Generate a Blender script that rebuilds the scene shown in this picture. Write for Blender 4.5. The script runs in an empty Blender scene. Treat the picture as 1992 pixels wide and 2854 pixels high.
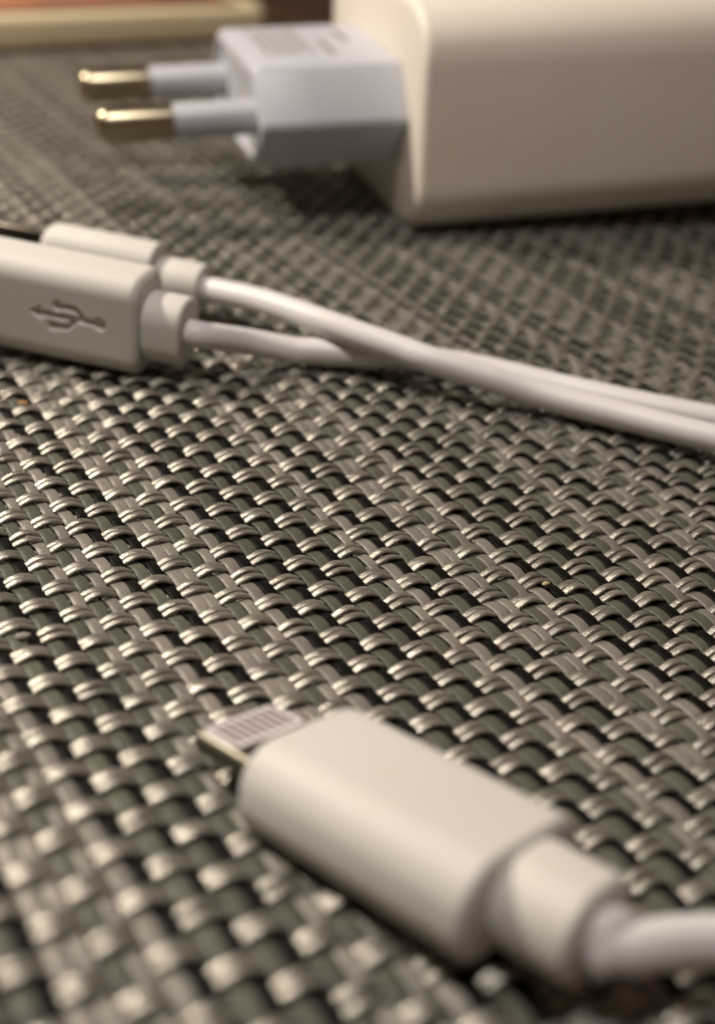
import bpy, math, random
import numpy as np
from mathutils import Matrix, Vector

# Working unit L = one weft pitch of the woven mat; S converts it to metres.
S = 0.0019
random.seed(7)
rng = np.random.default_rng(7)
scn = bpy.context.scene
col = scn.collection

# ------------------------------------------------------------------ camera
CAM = np.array([-21.0737, -37.8433, 27.7523])
RIGHT = np.array([0.857185, -0.508932, 0.078881])
FWD = np.array([0.469413, 0.709069, -0.526188])
DOWN = np.cross(FWD, RIGHT)
cd = bpy.data.cameras.new('camera')
cam = bpy.data.objects.new('camera', cd)
col.objects.link(cam)
m = Matrix.Identity(4)
for i in range(3):
    m[i][0], m[i][1], m[i][2], m[i][3] = RIGHT[i], -DOWN[i], -FWD[i], CAM[i] * S
cam.matrix_world = m
cd.sensor_fit = 'VERTICAL'
cd.sensor_height = 24.0
cd.lens = 3366.26 / 2854 * 24.0
cd.clip_start, cd.clip_end = 0.002, 20.0
cd.dof.use_dof = True
FOCUS = 48.5
APERTURE = 1.1                      # aperture diameter in L
cd.dof.focus_distance = FOCUS * S
cd.dof.aperture_fstop = cd.lens / 1000 / (APERTURE * S)
scn.camera = cam

# ------------------------------------------------------------------ world, lamps, exposure
w = bpy.data.worlds.new('World')
scn.world = w
w.use_nodes = True
bg = w.node_tree.nodes['Background']
bg.inputs['Color'].default_value = (1.0, 0.60, 0.42, 1)
bg.inputs['Strength'].default_value = 0.10


def lamp(name, pos, radius, watts, color):
    ld = bpy.data.lights.new(name, 'POINT')
    ld.energy = watts
    ld.color = color
    ld.shadow_soft_size = radius * S
    o = bpy.data.objects.new(name, ld)
    o.location = [v * S for v in pos]
    col.objects.link(o)


lamp('table_lamp', (-58, 92, 98), 6.0, 3.0, (1.0, 0.90, 0.77))
lamp('room_lamp', (-30, -15, 150), 12.0, 1.85, (1.0, 0.93, 0.88))
vs = scn.view_settings
vs.view_transform = 'Standard'
vs.look = 'None'
vs.exposure = 0.15
vs.gamma = 1.0
vs.use_curve_mapping = False

# ------------------------------------------------------------------ helpers


def tag(o, label=None, cat=None, group=None, kind=None):
    if label: o['label'] = label
    if cat: o['category'] = cat
    if group: o['group'] = group
    if kind: o['kind'] = kind
    return o


def empty(name, pos):
    o = bpy.data.objects.new(name, None)
    o.empty_display_size = 0.005
    o.location = [v * S for v in pos]
    col.objects.link(o)
    return o


def mesh_obj(name, V, F, material, parent=None, smooth=True, sharp=None):
    """V in world L units, F list of index tuples; mesh is placed relative to its top parent's base."""
    V = np.asarray(V, float)
    top = parent
    base = np.zeros(3)
    while top is not None:
        base = base + np.array(top.location)
        top = top.parent
    me = bpy.data.meshes.new(name)
    me.from_pydata((V * S - base).tolist(), [], F)
    me.polygons.foreach_set('use_smooth', [smooth] * len(me.polygons))
    me.materials.append(material)
    if sharp is not None:
        me.set_sharp_from_angle(angle=math.radians(sharp))
    me.update()
    o = bpy.data.objects.new(name, me)
    col.objects.link(o)
    o.parent = parent
    return o


def loft(rings, closed_start=True, closed_end=True):
    n = len(rings[0])
    V = np.concatenate(rings)
    F = []
    for i in range(len(rings) - 1):
        a, b = i * n, (i + 1) * n
        for k in range(n):
            l = (k + 1) % n
            F.append((a + k, a + l, b + l, b + k))
    if closed_start: F.append(tuple(range(n - 1, -1, -1)))
    if closed_end: F.append(tuple(range((len(rings) - 1) * n, len(rings) * n)))
    return V, F


def rrect(hw, hh, r, n=8, dense=0):
    """closed rounded rectangle, half sizes hw x hh, corner radius r; counter-clockwise; dense = extra points along the flat sides"""
    r = min(r, hw - 1e-4, hh - 1e-4)
    r = max(r, 1e-4)
    P = []
    cs = [(hw - r, hh - r, 0), (-hw + r, hh - r, 90), (-hw + r, -hh + r, 180), (hw - r, -hh + r, 270)]
    for ci, (cx, cy, a0) in enumerate(cs):
        for k in range(n + 1):
            a = math.radians(a0 + 90 * k / n)
            P.append((cx + r * math.cos(a), cy + r * math.sin(a)))
        if dense:
            nx = cs[(ci + 1) % 4]
            a = math.radians(a0 + 90)
            p0 = P[-1]
            p1 = (nx[0] + r * math.cos(a), nx[1] + r * math.sin(a))
            for k in range(1, dense):
                t = k / dense
                P.append((p0[0] + (p1[0] - p0[0]) * t, p0[1] + (p1[1] - p0[1]) * t))
    return np.array(P)


class Frame:
    """local axes: e1 along the thing, e2 sideways, e3 up"""

    def __init__(s, origin, yaw, pitch=0.0, roll=0.0):
        M = Matrix.Rotation(math.radians(yaw), 3, 'Z') @ Matrix.Rotation(math.radians(-pitch), 3, 'Y') @ Matrix.Rotation(math.radians(roll), 3, 'X')
        s.M = np.array(M)
        s.o = np.array(origin, float)

    def __call__(s, p):
        return np.asarray(p, float) @ s.M.T + s.o


def prism(fr, x0, x1, hw, hh, r, f0=0.3, f1=0.3, n=8, cy=0.0, cz=0.0, grow=(1.0, 1.0), steps=5):
    """rounded-rectangle bar from x0 to x1 with filleted ends"""
    rings = []
    st = []
    for k in range(steps + 1):
        a = math.pi / 2 * k / steps
        st.append((x0 + f0 * (1 - math.sin(a)), f0 * (1 - math.cos(a)), 0))
    st = [(x0 + f0 * (1 - math.sin(math.pi / 2 * k / steps)), f0 * (1 - math.cos(math.pi / 2 * k / steps))) for k in range(steps, -1, -1)]
    en = [(x1 - f1 * (1 - math.sin(math.pi / 2 * k / steps)), f1 * (1 - math.cos(math.pi / 2 * k / steps))) for k in range(steps + 1)]
    for x, ins in st + en:
        t = (x - x0) / (x1 - x0)
        g = grow[0] + (grow[1] - grow[0]) * t
        P = rrect(hw * g - ins, hh * g - ins, r * g - ins * 0.8, n)
        rings.append(fr(np.column_stack([np.full(len(P), x), P[:, 0] + cy, P[:, 1] + cz])))
    return loft(rings)


def catmull(pts, n=10):
    pts = [np.array(p, float) for p in pts]
    pts = [2 * pts[0] - pts[1]] + pts + [2 * pts[-1] - pts[-2]]
    out = []
    for i in range(1, len(pts) - 2):
        p0, p1, p2, p3 = pts[i - 1:i + 3]
        for k in range(n):
            t = k / n
            out.append(0.5 * (2 * p1 + (p2 - p0) * t + (2 * p0 - 5 * p1 + 4 * p2 - p3) * t * t + (3 * p1 - p0 - 3 * p2 + p3) * t ** 3))
    out.append(pts[-2])
    return np.array(out)


def tube(path, rad, n=20):
    T = np.gradient(path, axis=0)
    T /= np.linalg.norm(T, axis=1)[:, None]
    a = np.arange(n) * 2 * math.pi / n
    rings = []
    for p, t in zip(path, T):
        s = np.cross(t, (0, 0, 1.0)); s /= np.linalg.norm(s)
        u = np.cross(s, t)
        rings.append(p + rad * (np.cos(a)[:, None] * s + np.sin(a)[:, None] * u))
    return loft(rings)


# ------------------------------------------------------------------ materials


def new_mat(name, color, rough=0.5, metallic=0.0, spec=0.5):
    mt = bpy.data.materials.new(name)
    mt.use_nodes = True
    nt = mt.node_tree
    b = nt.nodes['Principled BSDF']
    b.inputs['Base Color'].default_value = (*color, 1)
    b.inputs['Roughness'].default_value = rough
    b.inputs['Metallic'].default_value = metallic
    b.inputs['Specular IOR Level'].default_value = spec
    return mt, nt, b


def noise(nt, scale, stretch=(1, 1, 1), detail=3.0, rough=0.55):
    tc = nt.nodes.new('ShaderNodeTexCoord')
    mp = nt.nodes.new('ShaderNodeMapping')
    nz = nt.nodes.new('ShaderNodeTexNoise')
    mp.inputs['Scale'].default_value = [v * scale / S for v in stretch]
    nz.inputs['Scale'].default_value = 1.0
    nz.inputs['Detail'].default_value = detail
    nz.inputs['Roughness'].default_value = rough
    nt.links.new(tc.outputs['Object'], mp.inputs['Vector'])
    nt.links.new(mp.outputs['Vector'], nz.inputs['Vector'])
    return nz.outputs['Fac']


def mixc(nt, fac, a, b):
    mx = nt.nodes.new('ShaderNodeMix')
    mx.data_type = 'RGBA'
    for sock, v in ((mx.inputs[6], a), (mx.inputs[7], b)):
        if isinstance(v, tuple): sock.default_value = (*v, 1)
        else: nt.links.new(v, sock)
    if isinstance(fac, float): mx.inputs[0].default_value = fac
    else: nt.links.new(fac, mx.inputs[0])
    return mx.outputs[2]


def ramp(nt, fac, lo, hi, a=0.0, b=1.0):
    r = nt.nodes.new('ShaderNodeMapRange')
    r.inputs['From Min'].default_value = lo
    r.inputs['From Max'].default_value = hi
    r.inputs['To Min'].default_value = a
    r.inputs['To Max'].default_value = b
    nt.links.new(fac, r.inputs['Value'])
    return r.outputs['Result']


def bump(nt, b, fac, dist, strength=1.0):
    bp = nt.nodes.new('ShaderNodeBump')
    bp.inputs['Distance'].default_value = dist * S
    bp.inputs['Strength'].default_value = strength
    nt.links.new(fac, bp.inputs['Height'])
    nt.links.new(bp.outputs['Normal'], b.inputs['Normal'])


def strand_mat(name, c0, c1, axis, rough, spec=0.5, metallic=0.0):
    """extruded vinyl strand: fine streaks along its length, slightly different from strand to strand"""
    mt, nt, b = new_mat(name, c0, rough, metallic, spec)
    st = (0.12, 1, 1) if axis == 0 else (1, 0.12, 1)
    f = noise(nt, 14.0, st, 4.0, 0.65)
    c = mixc(nt, ramp(nt, f, 0.35, 0.65), c0, c1)
    oi = nt.nodes.new('ShaderNodeObjectInfo')
    hs = nt.nodes.new('ShaderNodeHueSaturation')
    nt.links.new(ramp(nt, oi.outputs['Random'], 0, 1, 0.82, 1.15), hs.inputs['Value'])
    nt.links.new(c, hs.inputs['Color'])
    blot = noise(nt, 0.35, (1, 1, 1), 3.0)
    hs2 = nt.nodes.new('ShaderNodeHueSaturation')
    nt.links.new(ramp(nt, blot, 0.3, 0.7, 0.85, 1.12), hs2.inputs['Value'])
    nt.links.new(hs.outputs['Color'], hs2.inputs['Color'])
    nt.links.new(hs2.outputs['Color'], b.inputs['Base Color'])
    nt.links.new(ramp(nt, f, 0.3, 0.7, rough - 0.07, rough + 0.1), b.inputs['Roughness'])
    g = noise(nt, 26.0, (1, 1, 1), 2.0)
    ad = nt.nodes.new('ShaderNodeMath')
    ad.operation = 'ADD'
    nt.links.new(f, ad.inputs[0]); nt.links.new(g, ad.inputs[1])
    bump(nt, b, ad.outputs[0], 0.022, 0.6)
    return mt


M_WEFT = strand_mat('champagne_vinyl', (0.38, 0.36, 0.305), (0.27, 0.252, 0.21), 0, 0.25, 0.8, 0.6)
M_OLIVE = strand_mat('olive_vinyl', (0.098, 0.096, 0.072), (0.070, 0.069, 0.051), 1, 0.36, 0.35)
M_BLACK = strand_mat('black_vinyl', (0.004, 0.004, 0.004), (0.006, 0.006, 0.006), 1, 0.40, 0.10)
M_GREY = strand_mat('pewter_vinyl', (0.25, 0.232, 0.20), (0.18, 0.166, 0.143), 1, 0.34, 0.5, 0.2)


def plastic(name, color, rough, tint=0.04):
    mt, nt, b = new_mat(name, color, rough, 0.0, 0.45)
    f = noise(nt, 0.12, (1, 1, 1), 4.0)
    d = tuple(max(0, c * (1 - tint) - 0.01 * i) for i, c in enumerate(color))
    nt.links.new(mixc(nt, ramp(nt, f, 0.35, 0.65), color, d), b.inputs['Base Color'])
    g = noise(nt, 5.0, (1, 1, 1), 2.0)
    bump(nt, b, g, 0.012, 0.35)
    b.inputs['Subsurface Weight'].default_value = 0.06
    b.inputs['Subsurface Radius'].default_value = (0.0012, 0.0009, 0.0006)
    return mt


M_CHARGER = plastic('charger_plastic', (0.66, 0.625, 0.55), 0.5)
M_PLUG = plastic('plug_plastic', (0.45, 0.463, 0.505), 0.45)
M_SLEEVE = plastic('sleeve_plastic', (0.43, 0.435, 0.47), 0.42)
M_HOUSING = plastic('connector_plastic', (0.56, 0.553, 0.515), 0.58)
M_CABLE = plastic('cable_rubber', (0.63, 0.625, 0.62), 0.45, 0.03)
M_BRASS, _nt, _b = new_mat('pin_brass', (0.33, 0.29, 0.20), 0.30, 1.0)
M_STEEL, _nt, _b = new_mat('tab_steel', (0.14, 0.13, 0.10), 0.42, 1.0)
M_DARKMETAL, _nt, _b = new_mat('dark_metal', (0.10, 0.085, 0.07), 0.35, 1.0)
M_PLATE, _nt, _b = new_mat('contact_plate_plastic', (0.72, 0.68, 0.68), 0.45)
M_CONTACT, _nt, _b = new_mat('contact_metal', (0.11, 0.07, 0.045), 0.55, 0.2, 0.2)
M_PRINT, _nt, _b = new_mat('grey_print', (0.22, 0.21, 0.185), 0.6)
M_EDGE, nt, b = new_mat('cream_edge', (0.62, 0.53, 0.34), 0.5)
M_ORANGE, nt, b = new_mat('orange_cover', (0.75, 0.27, 0.10), 0.5)
f = noise(nt, 0.045, (1, 0.6, 1), 2.0)
nt.links.new(mixc(nt, ramp(nt, f, 0.40, 0.58), (0.50, 0.20, 0.085), (0.20, 0.10, 0.065)), b.inputs['Base Color'])
M_TABLE, nt, b = new_mat('dark_wood', (0.035, 0.018, 0.009), 0.45)
f = noise(nt, 0.25, (1, 0.08, 1), 6.0)
nt.links.new(mixc(nt, ramp(nt, f, 0.3, 0.7), (0.020, 0.010, 0.005), (0.055, 0.030, 0.014)), b.inputs['Base Color'])

# ------------------------------------------------------------------ the table and the mat's gentle waves
V = [(-150, -120, -0.75), (260, -120, -0.75), (260, 300, -0.75), (-150, 300, -0.75),
     (-150, -120, -12), (260, -120, -12), (260, 300, -12), (-150, 300, -12)]
F = [(0, 1, 2, 3), (7, 6, 5, 4), (0, 4, 5, 1), (1, 5, 6, 2), (2, 6, 7, 3), (3, 7, 4, 0)]
tag(mesh_obj('table', V, F, M_TABLE, smooth=False), kind='structure')

WAVE = np.array([[0.07, 0.12, 0.43, 0.66, 0.29, 0.07, 0.02, 0.0], [0.62, 0.56, 0.64, 0.75, 0.02, 0.15, 0.11, 0.01], [1.47, 0.73, -0.06, 0.09, -0.44, 0.19, 0.08, -0.02], [0.83, -0.1, -0.17, 0.23, -0.01, 0.14, -0.2, -0.1], [0.12, 0.08, 0.23, -0.29, -0.11, 0.07, -0.2, -0.08], [-0.04, -0.19, -0.13, 0.09, 0.23, 0.12, -0.04, -0.02], [-0.03, -0.09, -0.01, 0.12, 0.11, 0.04, 0.0, -0.0], [0.0, 0.01, -0.05, -0.13, -0.07, -0.01, -0.0, -0.0], [0.0, -0.0, -0.02, -0.04, -0.02, -0.0, -0.0, -0.0]])
WX, WY = np.meshgrid(np.arange(-24, 33, 8.0), np.arange(-32, 33, 8.0))
WX, WY, WC = WX.ravel(), WY.ravel(), WAVE.ravel()


def height(X, Y):
    """height of the mat's middle plane: flat, curling up towards the near edge, and a low swell under the charger"""
    X = np.asarray(X, float); Y = np.asarray(Y, float)
    z = np.zeros(np.broadcast(X, Y).shape)
    for cx, cy, c in zip(WX, WY, WC):
        if abs(c) > 0.005: z = z + c * np.exp(-((X - cx) ** 2 + (Y - cy) ** 2) / 128.0)
    z = z + 1.25 * np.exp(-((X - 54) ** 2 / (2 * 13.0 ** 2) + (Y - 36) ** 2 / (2 * 7.0 ** 2)))
    return np.maximum(z, -0.32)


# ------------------------------------------------------------------ woven placemat, every strand its own piece
RATIO = 1.15937
X0, X1, Y0, Y1 = -33.0, 86.0, -35.0, 97.5
mat_root = empty('placemat', (26, 32, 0))
tag(mat_root, 'woven vinyl placemat in champagne, olive and black strands under everything', 'placemat')
mat_base = np.array(mat_root.location)


def samples(a0, a1, pitch, pos, along_x):
    """parameter values along a strand, denser close to the camera"""
    out = []
    k = math.floor(a0 / pitch)
    while k * pitch < a1:
        c = (k + 0.5) * pitch
        p = np.array([c, pos, 0]) if along_x else np.array([pos, c, 0])
        dd = np.linalg.norm(p - CAM)
        n = 8 if dd < 52 else 6 if dd < 70 else 4 if dd < 100 else 2
        out += [(k + j / n) * pitch for j in range(n)]
        k += 1
    return np.array(out)


def strand(name, t, along_x, pos, off, zfun, hw, hh, ring, material, sq=0.75):
    n = len(t)
    wob = off + 0.018 * np.sin(t * 0.9 + pos * 5.1 + off * 11) + 0.02 * np.sin(t * 0.23 + pos * 2.3 + off * 17)
    lat = pos + wob
    if along_x: X, Y = t, lat
    else: X, Y = lat, t
    Z = height(X, Y) + zfun
    P = np.column_stack([X, Y, Z])
    T = np.gradient(P, axis=0)
    T /= np.linalg.norm(T, axis=1)[:, None]
    side = np.array([0, 1.0, 0]) if along_x else np.array([-1.0, 0, 0])
    U = np.cross(T, side)
    U /= np.linalg.norm(U, axis=1)[:, None]
    a = np.arange(ring) * 2 * math.pi / ring + 0.2
    ca, sa = np.cos(a), np.sin(a)
    ca, sa = np.sign(ca) * np.abs(ca) ** sq, np.sign(sa) * np.abs(sa) ** sq      # flattened oval section
    V = P[:, None, :] + (hw * ca)[None, :, None] * side + (hh * sa)[None, :, None] * U[:, None, :]
    V = V.reshape(-1, 3) * S - mat_base
    i = np.arange(n - 1)[:, None] * ring
    k = np.arange(ring)[None, :]
    l = (k + 1) % ring
    q = np.stack([i + k, i + l, i + ring + l, i + ring + k], -1).reshape(-1, 4)
    me = bpy.data.meshes.new(name)
    me.vertices.add(len(V)); me.vertices.foreach_set('co', V.ravel())
    nq = len(q)
    me.loops.add(nq * 4); me.loops.foreach_set('vertex_index', q.ravel().astype(np.int32))
    me.polygons.add(nq)
    me.polygons.foreach_set('loop_start', np.arange(nq, dtype=np.int32) * 4)
    me.polygons.foreach_set('use_smooth', np.ones(nq, bool))
    me.materials.append(material)
    me.update(calc_edges=True)
    o = bpy.data.objects.new(name, me)
    col.objects.link(o)
    o.parent = mat_root
    return o


def flat_cos(a, p):
    c = np.cos(a)
    return np.sign(c) * np.abs(c) ** p


v = -math.floor(Y1)
while -v > Y0:
    y = -float(v)
    t = samples(X0, X1, RATIO, y, True)
    ring = 10 if y < 14 else 8 if y < 40 else 6
    for off in (-0.192, 0.192):
        amp = 0.20 * (1 + 0.08 * math.sin(v * 1.7 + off * 9))
        z = amp * flat_cos(math.pi * (t / RATIO - 0.5 - v), 1.0) * (1 + 0.16 * np.sin(np.floor(t / RATIO) * 12.9898 + v * 78.233 + off * 7))
        strand('weft_strand', t, True, y + 0.02 * rng.standard_normal(), off + 0.012 * rng.standard_normal(), z,
               0.156 + 0.010 * rng.standard_normal(), 0.088, ring, M_WEFT, 0.6)
    v += 1

PAIRS = [(M_OLIVE, M_BLACK), (M_OLIVE, M_GREY), (M_GREY, M_BLACK), (M_OLIVE, M_BLACK), (M_GREY, M_GREY), (M_OLIVE, M_GREY), (M_GREY, M_BLACK), (M_OLIVE, M_BLACK)]
i = math.floor(X0 / RATIO)
while (i + 0.5) * RATIO < X1:
    x = (i + 0.5) * RATIO
    t = samples(Y0, Y1, 1.0, x, False)
    ring = 10 if x < 22 else 6
    pair = PAIRS[(i * 5 + (i // 8) * 3) % 8]
    for j, off in enumerate((-0.265, 0.275)):
        z = -0.10 * flat_cos(math.pi * (i + t), 0.6) * (1 + 0.16 * np.sin(np.round(t) * 39.425 + i * 17.13 + off * 5))
        strand('warp_strand', t, False, x + 0.02 * rng.standard_normal(), off + 0.015 * rng.standard_normal(), z,
               (0.275 if j == 0 else 0.235) + 0.01 * rng.standard_normal(), 0.058, ring, pair[j], 0.45)
    i += 1

# ------------------------------------------------------------------ notebook at the far edge of the mat
nb = empty('notebook', (20, 100, 0.4))
tag(nb, 'flat orange-topped notebook with pale yellow edge beyond the plug pins', 'notebook')
fr = Frame((-4.0, 86.6, 0.4), 4.5)


def slab(fr, lx, ly, z0, z1, r, f=0.25):
    rings = []
    for z, ins in ((z0, f), (z0 + f * 0.3, f * 0.3), (z0 + f, 0), (z1 - f, 0), (z1 - f * 0.3, f * 0.3), (z1, f)):
        P = rrect(lx / 2 - ins, ly / 2 - ins, r - ins * 0.5, 8)
        rings.append(fr(np.column_stack([P[:, 0] + lx / 2, P[:, 1] + ly / 2, np.full(len(P), z)])))
    return loft(rings)


V, F = slab(fr, 50.5, 40, 0, 3.4, 2.4, 0.7)
mesh_obj('page_block', V, F, M_EDGE, nb, sharp=50)
V, F = slab(Frame((-4.0 + 0.7, 86.6 + 0.85, 3.81), 4.5), 46.5, 38, 0, 0.22, 2.0, 0.08)
mesh_obj('cover', V, F, M_ORANGE, nb, sharp=50)

# ------------------------------------------------------------------ wall charger
CH = Frame((27.3, 38.4, 7.75), -14.0, 3.5, 0.3)
ch = empty('wall_charger', (40, 37, 0.4))
tag(ch, 'white wall charger with two-pin plug lying on the mat', 'charger')
V, F = prism(CH, 0, 38, 10.9, 7.5, 3.7, 0.55, 0.8, n=12)
mesh_obj('body', V, F, M_CHARGER, ch, sharp=40)


def hexring(x, hw, top, hh, r=0.35, n=4):
    """elongated hexagon with softened corners"""
    C = [(hw, 0), (top, hh), (-top, hh), (-hw, 0), (-top, -hh), (top, -hh)]
    P = []
    for k in range(6):
        p0, p1, p2 = (np.array(C[(k + d) % 6]) for d in (-1, 0, 1))
        a = p1 + (p0 - p1) / np.linalg.norm(p0 - p1) * r
        b = p1 + (p2 - p1) / np.linalg.norm(p2 - p1) * r
        for j in range(n + 1):
            t = j / n
            P.append((1 - t) ** 2 * a + 2 * t * (1 - t) * p1 + t * t * b)
    P = np.array(P)
    return np.column_stack([np.full(len(P), x), P[:, 0], P[:, 1]])


PX = -10.1
rings = [CH(hexring(PX + dx, 8.4 - ins, 6.0 - ins * 0.6, 3.4 - ins, 0.45)) for dx, ins in
         ((0.3, 0.95), (0.26, 0.82), (0.06, 0.72), (0.0, 0.58), (0.04, 0.32), (0.16, 0.12), (0.4, 0.0))]
rings += [CH(hexring(x, 8.4, 6.0, 3.4, 0.45)) for x in (-6.0, -0.05)]
V, F = loft(rings)
plug = mesh_obj('plug_block', V, F, M_PLUG, ch, sharp=28)
# blurred type-plate print on top of the plug: short broken lines, unreadable in the photograph
V, F = [], []
def bar(x0, x1, y0, y1, z):
    k = len(V)
    for (a, b2, c) in ((x0, y0, z), (x1, y0, z), (x1, y1, z), (x0, y1, z), (x0, y0, z + 0.012), (x1, y0, z + 0.012), (x1, y1, z + 0.012), (x0, y1, z + 0.012)):
        V.append(CH((a, b2, c)))
    F.extend([(k + 4, k + 5, k + 6, k + 7), (k, k + 1, k + 5, k + 4), (k + 1, k + 2, k + 6, k + 5), (k + 2, k + 3, k + 7, k + 6), (k + 3, k, k + 4, k + 7)])
pr = random.Random(3)
for row in range(6):
    x = PX + 1.7 + row * 0.62
    y = -3.4 + (1.2 if row == 4 else 0)
    while y < 4.4:
        l = pr.uniform(0.2, 0.8)
        dx = pr.uniform(-0.06, 0.08)
        bar(x + dx, x + dx + pr.uniform(0.2, 0.42), y, y + l, 3.404)
        y += l + pr.uniform(0.12, 0.3)
for x, y0, y1 in ((PX + 6.0, -3.5, 0.6), (PX + 7.9, 0.2, 3.6)):
    y = y0
    while y < y1:
        bar(x, x + 0.5, y, y + 0.5, 3.404)
        y += 0.62
mesh_obj('print', V, F, M_PRINT, plug, smooth=False)
a = np.arange(20) * 2 * math.pi / 20
for cy in (-5.15, 5.15):
    def pin_rings(prof):
        return [CH(np.column_stack([np.full(20, x), cy + r * np.cos(a), r * np.sin(a)])) for x, r in prof]
    R0 = 1.2
    prof = [(PX + 0.6 - 10.9 + dx, r) for dx, r in ((0, 0.45), (0.1, 0.72), (0.3, 0.98), (0.6, 1.14), (0.95, R0), (5.0, R0))]
    V, F = loft(pin_rings(prof))
    pn = mesh_obj('pin', V, F, M_BRASS, ch, sharp=50)
    prof = [(PX + 0.6 - 5.9, 1.05), (PX + 0.6 - 5.85, 1.12), (PX + 0.6 - 5.7, 1.15), (PX + 1.2, 1.16)]
    V, F = loft(pin_rings(prof))
    mesh_obj('sleeve', V, F, M_SLEEVE, pn, sharp=50)

# ------------------------------------------------------------------ USB cable with the trident mark
UB = Frame((0.66, 15.48, 2.95), -46.0, -1.0)
us = empty('usb_cable', (0.85, 15.65, 0.4))
tag(us, 'white cable whose flat connector shows a debossed USB trident, crossing the mat', 'cable')
HW, HH, RC = 1.75, 2.6, 1.1          # half thickness, half height, edge radius
LEN = 12.0


def sdf_trident(x, y):
    """distance to the trident strokes; x along the connector (0 at the mark's middle), y up"""
    def seg(ax, ay, bx, by, r):
        px, py = x - ax, y - ay
        dx, dy = bx - ax, by - ay
        t = np.clip((px * dx + py * dy) / (dx * dx + dy * dy), 0, 1)
        return np.hypot(px - t * dx, py - t * dy) - r
    def disc(cx, cy, r): return np.hypot(x - cx, y - cy) - r
    def box(cx, cy, h): return np.maximum(np.abs(x - cx), np.abs(y - cy)) - h
    d = seg(-1.5, 0, 1.6, 0, 0.13)
    d = np.minimum(d, disc(1.7, 0, 0.30))
    tri = np.maximum(np.maximum(-(x + 2.05) * 0.5 + np.abs(y) * 0.86 - 0.0, (x + 1.5)), -(x + 2.1))
    d = np.minimum(d, tri)
    for a_, b_ in (((0.95, 0, 0.35, 0.55), (0.35, 0.55, -0.45, 0.55)), ((0.45, 0, -0.1, -0.55), (-0.1, -0.55, -0.75, -0.55))):
        d = np.minimum(d, seg(*a_, 0.13)); d = np.minimum(d, seg(*b_, 0.13))
    d = np.minimum(d, disc(-0.55, 0.55, 0.24))
    d = np.minimum(d, box(-0.85, -0.55, 0.21))
    return d


xs = np.concatenate([np.linspace(-LEN, -6.3, 14), np.linspace(-6.2, -1.2, 150), np.linspace(-1.1, -0.36, 8)])
rings = []
prof = rrect(HW, HH, RC, 8, 56)
for x, ins in [(-LEN, 0.35), (-LEN + 0.1, 0.1)] + [(x, 0.0) for x in xs[1:]] + [(-0.24, 0.045), (-0.12, 0.13), (-0.04, 0.24), (0.0, 0.36)]:
    P = rrect(HW - ins, HH - ins, RC - ins * 0.8, 8, 56)
    q = np.column_stack([np.full(len(P), x), P[:, 0], P[:, 1]])
    if -6.2 < x < -1.2:
        fm = P[:, 0] < -HW + 0.02
        d = sdf_trident(np.full(len(P), x + 3.65) * 1.0, P[:, 1] - 0.1)
        q[:, 1] += np.where(fm, 0.26 * np.clip(0.5 - d / 0.14, 0, 1), 0)
    rings.append(UB(q))
V, F = loft(rings)
mesh_obj('connector_housing', V, F, M_HOUSING, us, sharp=60)
V, F = prism(UB, -LEN - 6.3, -LEN - 0.05, 1.2, 3.2 * 0.72, 0.15, 0.05, 0.05)
mesh_obj('metal_shell', V, F, M_STEEL, us, sharp=40)
V, F = prism(UB, 0.02, 2.1, 1.4, 1.75, 1.25, 0.12, 0.22, n=10, cz=-0.15)
mesh_obj('strain_relief', V, F, M_HOUSING, us, sharp=50)
path = catmull([UB((1.8, 0, -0.15)), UB((2.8, 0, -0.18)), (5.42, 13.57, 1.85), (8.02, 12.45, 1.35), (10.3, 11.2, 1.2), (12.9, 9.8, 1.15), (15.6, 7.7, 1.1), (18.2, 5.0, 1.1), (20.6, 2.1, 1.1), (24.0, -1.5, 1.05), (29.5, -6.5, 0.9), (34, -10, 0.9)], 12)
CR = 0.70
path[:, 2] = np.maximum(path[:, 2], height(path[:, 0], path[:, 1]) + 0.37 + CR)
V, F = tube(path, CR)
mesh_obj('wire', V, F, M_CABLE, us)

# ------------------------------------------------------------------ second cable, lying behind the first
RB = Frame((4.2, 22.7, 2.25), -49.0, 0.0)
rc = empty('charging_cable', (4.2, 22.7, 0.4))
tag(rc, 'white cable with narrow rounded connector lying behind the trident-marked connector', 'cable')
V, F = prism(RB, -7.2, 0, 1.35, 1.9, 1.3, 1.0, 0.12, n=10, steps=8)
mesh_obj('connector_housing', V, F, M_HOUSING, rc, sharp=50)
V, F = prism(RB, -10.2, -7.1, 0.28, 1.35, 0.25, 0.1, 0.05, n=5)
mesh_obj('metal_tab', V, F, M_DARKMETAL, rc, sharp=50)
V, F = prism(RB, 0.02, 2.8, 1.3, 1.36, 1.22, 0.25, 0.15, n=10, cz=-0.2)
rel = mesh_obj('strain_relief', V, F, M_HOUSING, rc, sharp=50)
path = catmull([RB((2.3, 0, -0.2)), (7.34, 17.48, 2.5), (8.2, 14.95, 2.75), (9.07, 12.6, 2.85), (10.13, 10.69, 2.75), (11.43, 8.83, 2.55), (12.47, 7.44, 2.35), (14.62, 5.62, 1.85), (16.81, 3.85, 1.3), (19.27, 1.09, 1.1), (22.47, -3.04, 1.05), (27.5, -8.6, 0.9), (32, -12.5, 0.9)], 12)
path[:, 2] = np.maximum(path[:, 2], height(path[:, 0], path[:, 1]) + 0.37 + CR)
V, F = tube(path, CR)
mesh_obj('wire', V, F, M_CABLE, rc)

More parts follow.
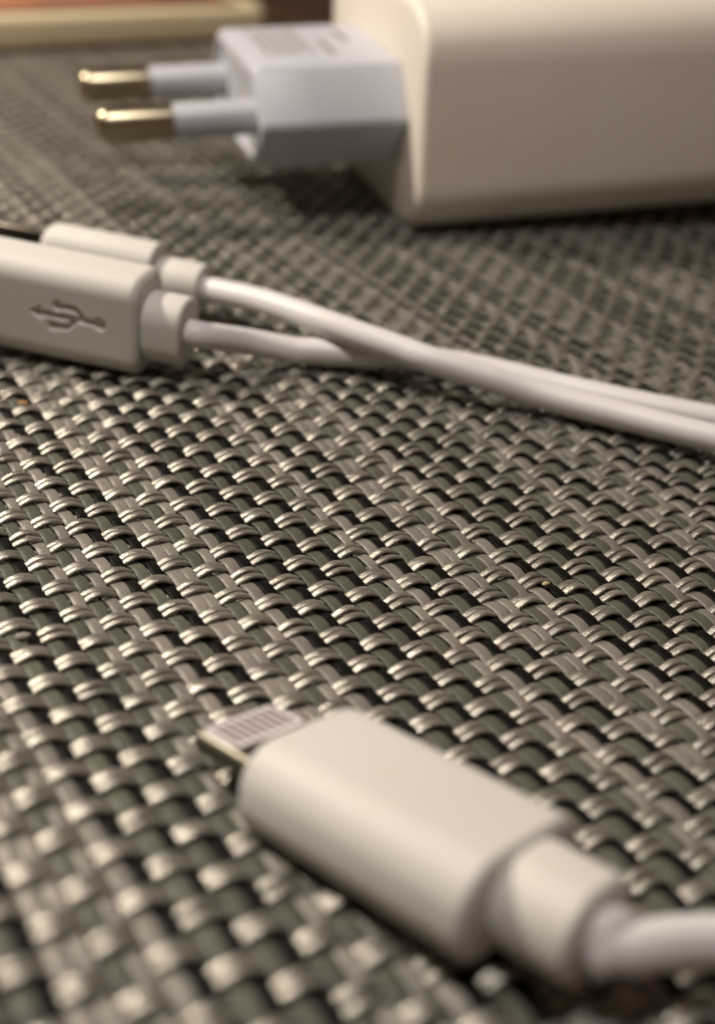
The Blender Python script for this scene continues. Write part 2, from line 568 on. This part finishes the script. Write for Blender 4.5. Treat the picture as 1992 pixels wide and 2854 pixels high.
# ------------------------------------------------------------------ phone cable in the foreground
LT = Frame((-7.5, -16.05, 3.05), -73.3, 9.0, -12.0)
lt = empty('phone_cable', (-7.5, -15.5, 1.8))
tag(lt, 'white phone charging cable in the foreground with bare metal contact tab', 'cable')
V, F = prism(LT, -0.3, 7.5, 2.6, 1.45, 1.28, 0.3, 0.25, n=12)
mesh_obj('connector_housing', V, F, M_HOUSING, lt, sharp=50)
V, F = prism(LT, -3.3, 0.1, 1.62, 0.38, 0.36, 0.2, 0.02, n=6)
tab = mesh_obj('metal_tab', V, F, M_STEEL, lt, sharp=50)
def lslab(x0, x1, y0, y1, z0, z1, r):
    P = rrect((x1 - x0) / 2, (y1 - y0) / 2, r, 5)
    rg = [LT(np.column_stack([P[:, 0] + (x0 + x1) / 2, P[:, 1] + (y0 + y1) / 2, np.full(len(P), z)])) for z in (z0, z1)]
    return loft(rg)
V, F = lslab(-3.05, -1.6, -1.42, 1.42, 0.30, 0.415, 0.22)
mesh_obj('contact_plate', V, F, M_PLATE, tab, sharp=40)
for k in range(8):
    y = -1.12 + k * 0.32
    V, F = lslab(-2.92, -1.74, y - 0.09, y + 0.09, 0.40, 0.428, 0.06)
    mesh_obj('contact', V, F, M_CONTACT, tab, sharp=40)
V, F = prism(LT, 7.45, 9.75, 1.55, 1.28, 1.18, 0.2, 0.25, n=10)
mesh_obj('strain_relief', V, F, M_HOUSING, lt, sharp=50)
path = catmull([LT((9.5, 0, -0.1)), LT((10.3, 0.05, -0.1)), (-2.0, -26.5, 4.1), (0.8, -28.0, 3.7), (4.5, -29.5, 3.0), (9, -31.5, 2.2)], 12)
V, F = tube(path, 0.64)
mesh_obj('wire', V, F, M_CABLE, lt)
# ragged moulding flash where the wire leaves the collar
rings = []
for x, r0 in ((9.55, 0.70), (9.78, 0.80), (9.95, 0.90), (10.1, 0.88), (10.28, 0.80), (10.42, 0.62)):
    aa = np.arange(28) * 2 * math.pi / 28
    rr = r0 * (1 + 0.08 * np.sin(aa * 3 + x * 4) + 0.07 * np.sin(aa * 7 + x * 11) + 0.03 * np.sin(aa * 11 + x * 17))
    rings.append(LT(np.column_stack([np.full(28, x) + 0.06 * np.sin(aa * 2 + 1), rr * np.cos(aa) + 0.02, rr * np.sin(aa) - 0.1])))
V, F = loft(rings)
mesh_obj('moulding_flash', V, F, M_CABLE, lt)

# ------------------------------------------------------------------ crumbs caught in the weave


def crumb(label, x, y, size, color, seed):
    r = random.Random(seed)
    ph = [r.uniform(0, 6.28) for _ in range(6)]
    V, F = [], []
    n, m_ = 12, 7
    for j in range(m_):
        th = math.pi * (j + 0.02) / (m_ - 0.96)
        for k in range(n):
            a_ = 2 * math.pi * k / n
            q = 1 + 0.22 * math.sin(2 * a_ + ph[0] + th) + 0.15 * math.sin(3 * a_ + ph[1] - 2 * th) + 0.1 * math.sin(5 * th + ph[2])
            V.append((x + size[0] * q * math.sin(th) * math.cos(a_), y + size[1] * q * math.sin(th) * math.sin(a_),
                      float(height(x, y)) + 0.26 + size[2] + size[2] * q * math.cos(th)))
    for j in range(m_ - 1):
        for k in range(n):
            l = (k + 1) % n
            F.append((j * n + k, (j + 1) * n + k, (j + 1) * n + l, j * n + l))
    F += [tuple(range(n)), tuple(range(m_ * n - 1, (m_ - 1) * n - 1, -1))]
    mt, nt, b = new_mat('crumb_surface', color, 0.8)
    f = noise(nt, 6.0)
    bump(nt, b, f, 0.03)
    tag(mesh_obj('crumb', V, F, mt), label, 'crumb')


crumb('small pale grey flake lying on the weave at the left edge', -12.2, -4.05, (0.24, 0.16, 0.06), (0.30, 0.28, 0.24), 1)
crumb('tiny yellowish crumb on the weave right of centre', 7.63, -8.62, (0.16, 0.12, 0.05), (0.42, 0.33, 0.17), 2)
crumb('amber crumb on the weave in front of the trident-marked connector', -6.39, 14.28, (0.22, 0.18, 0.09), (0.36, 0.22, 0.07), 3)
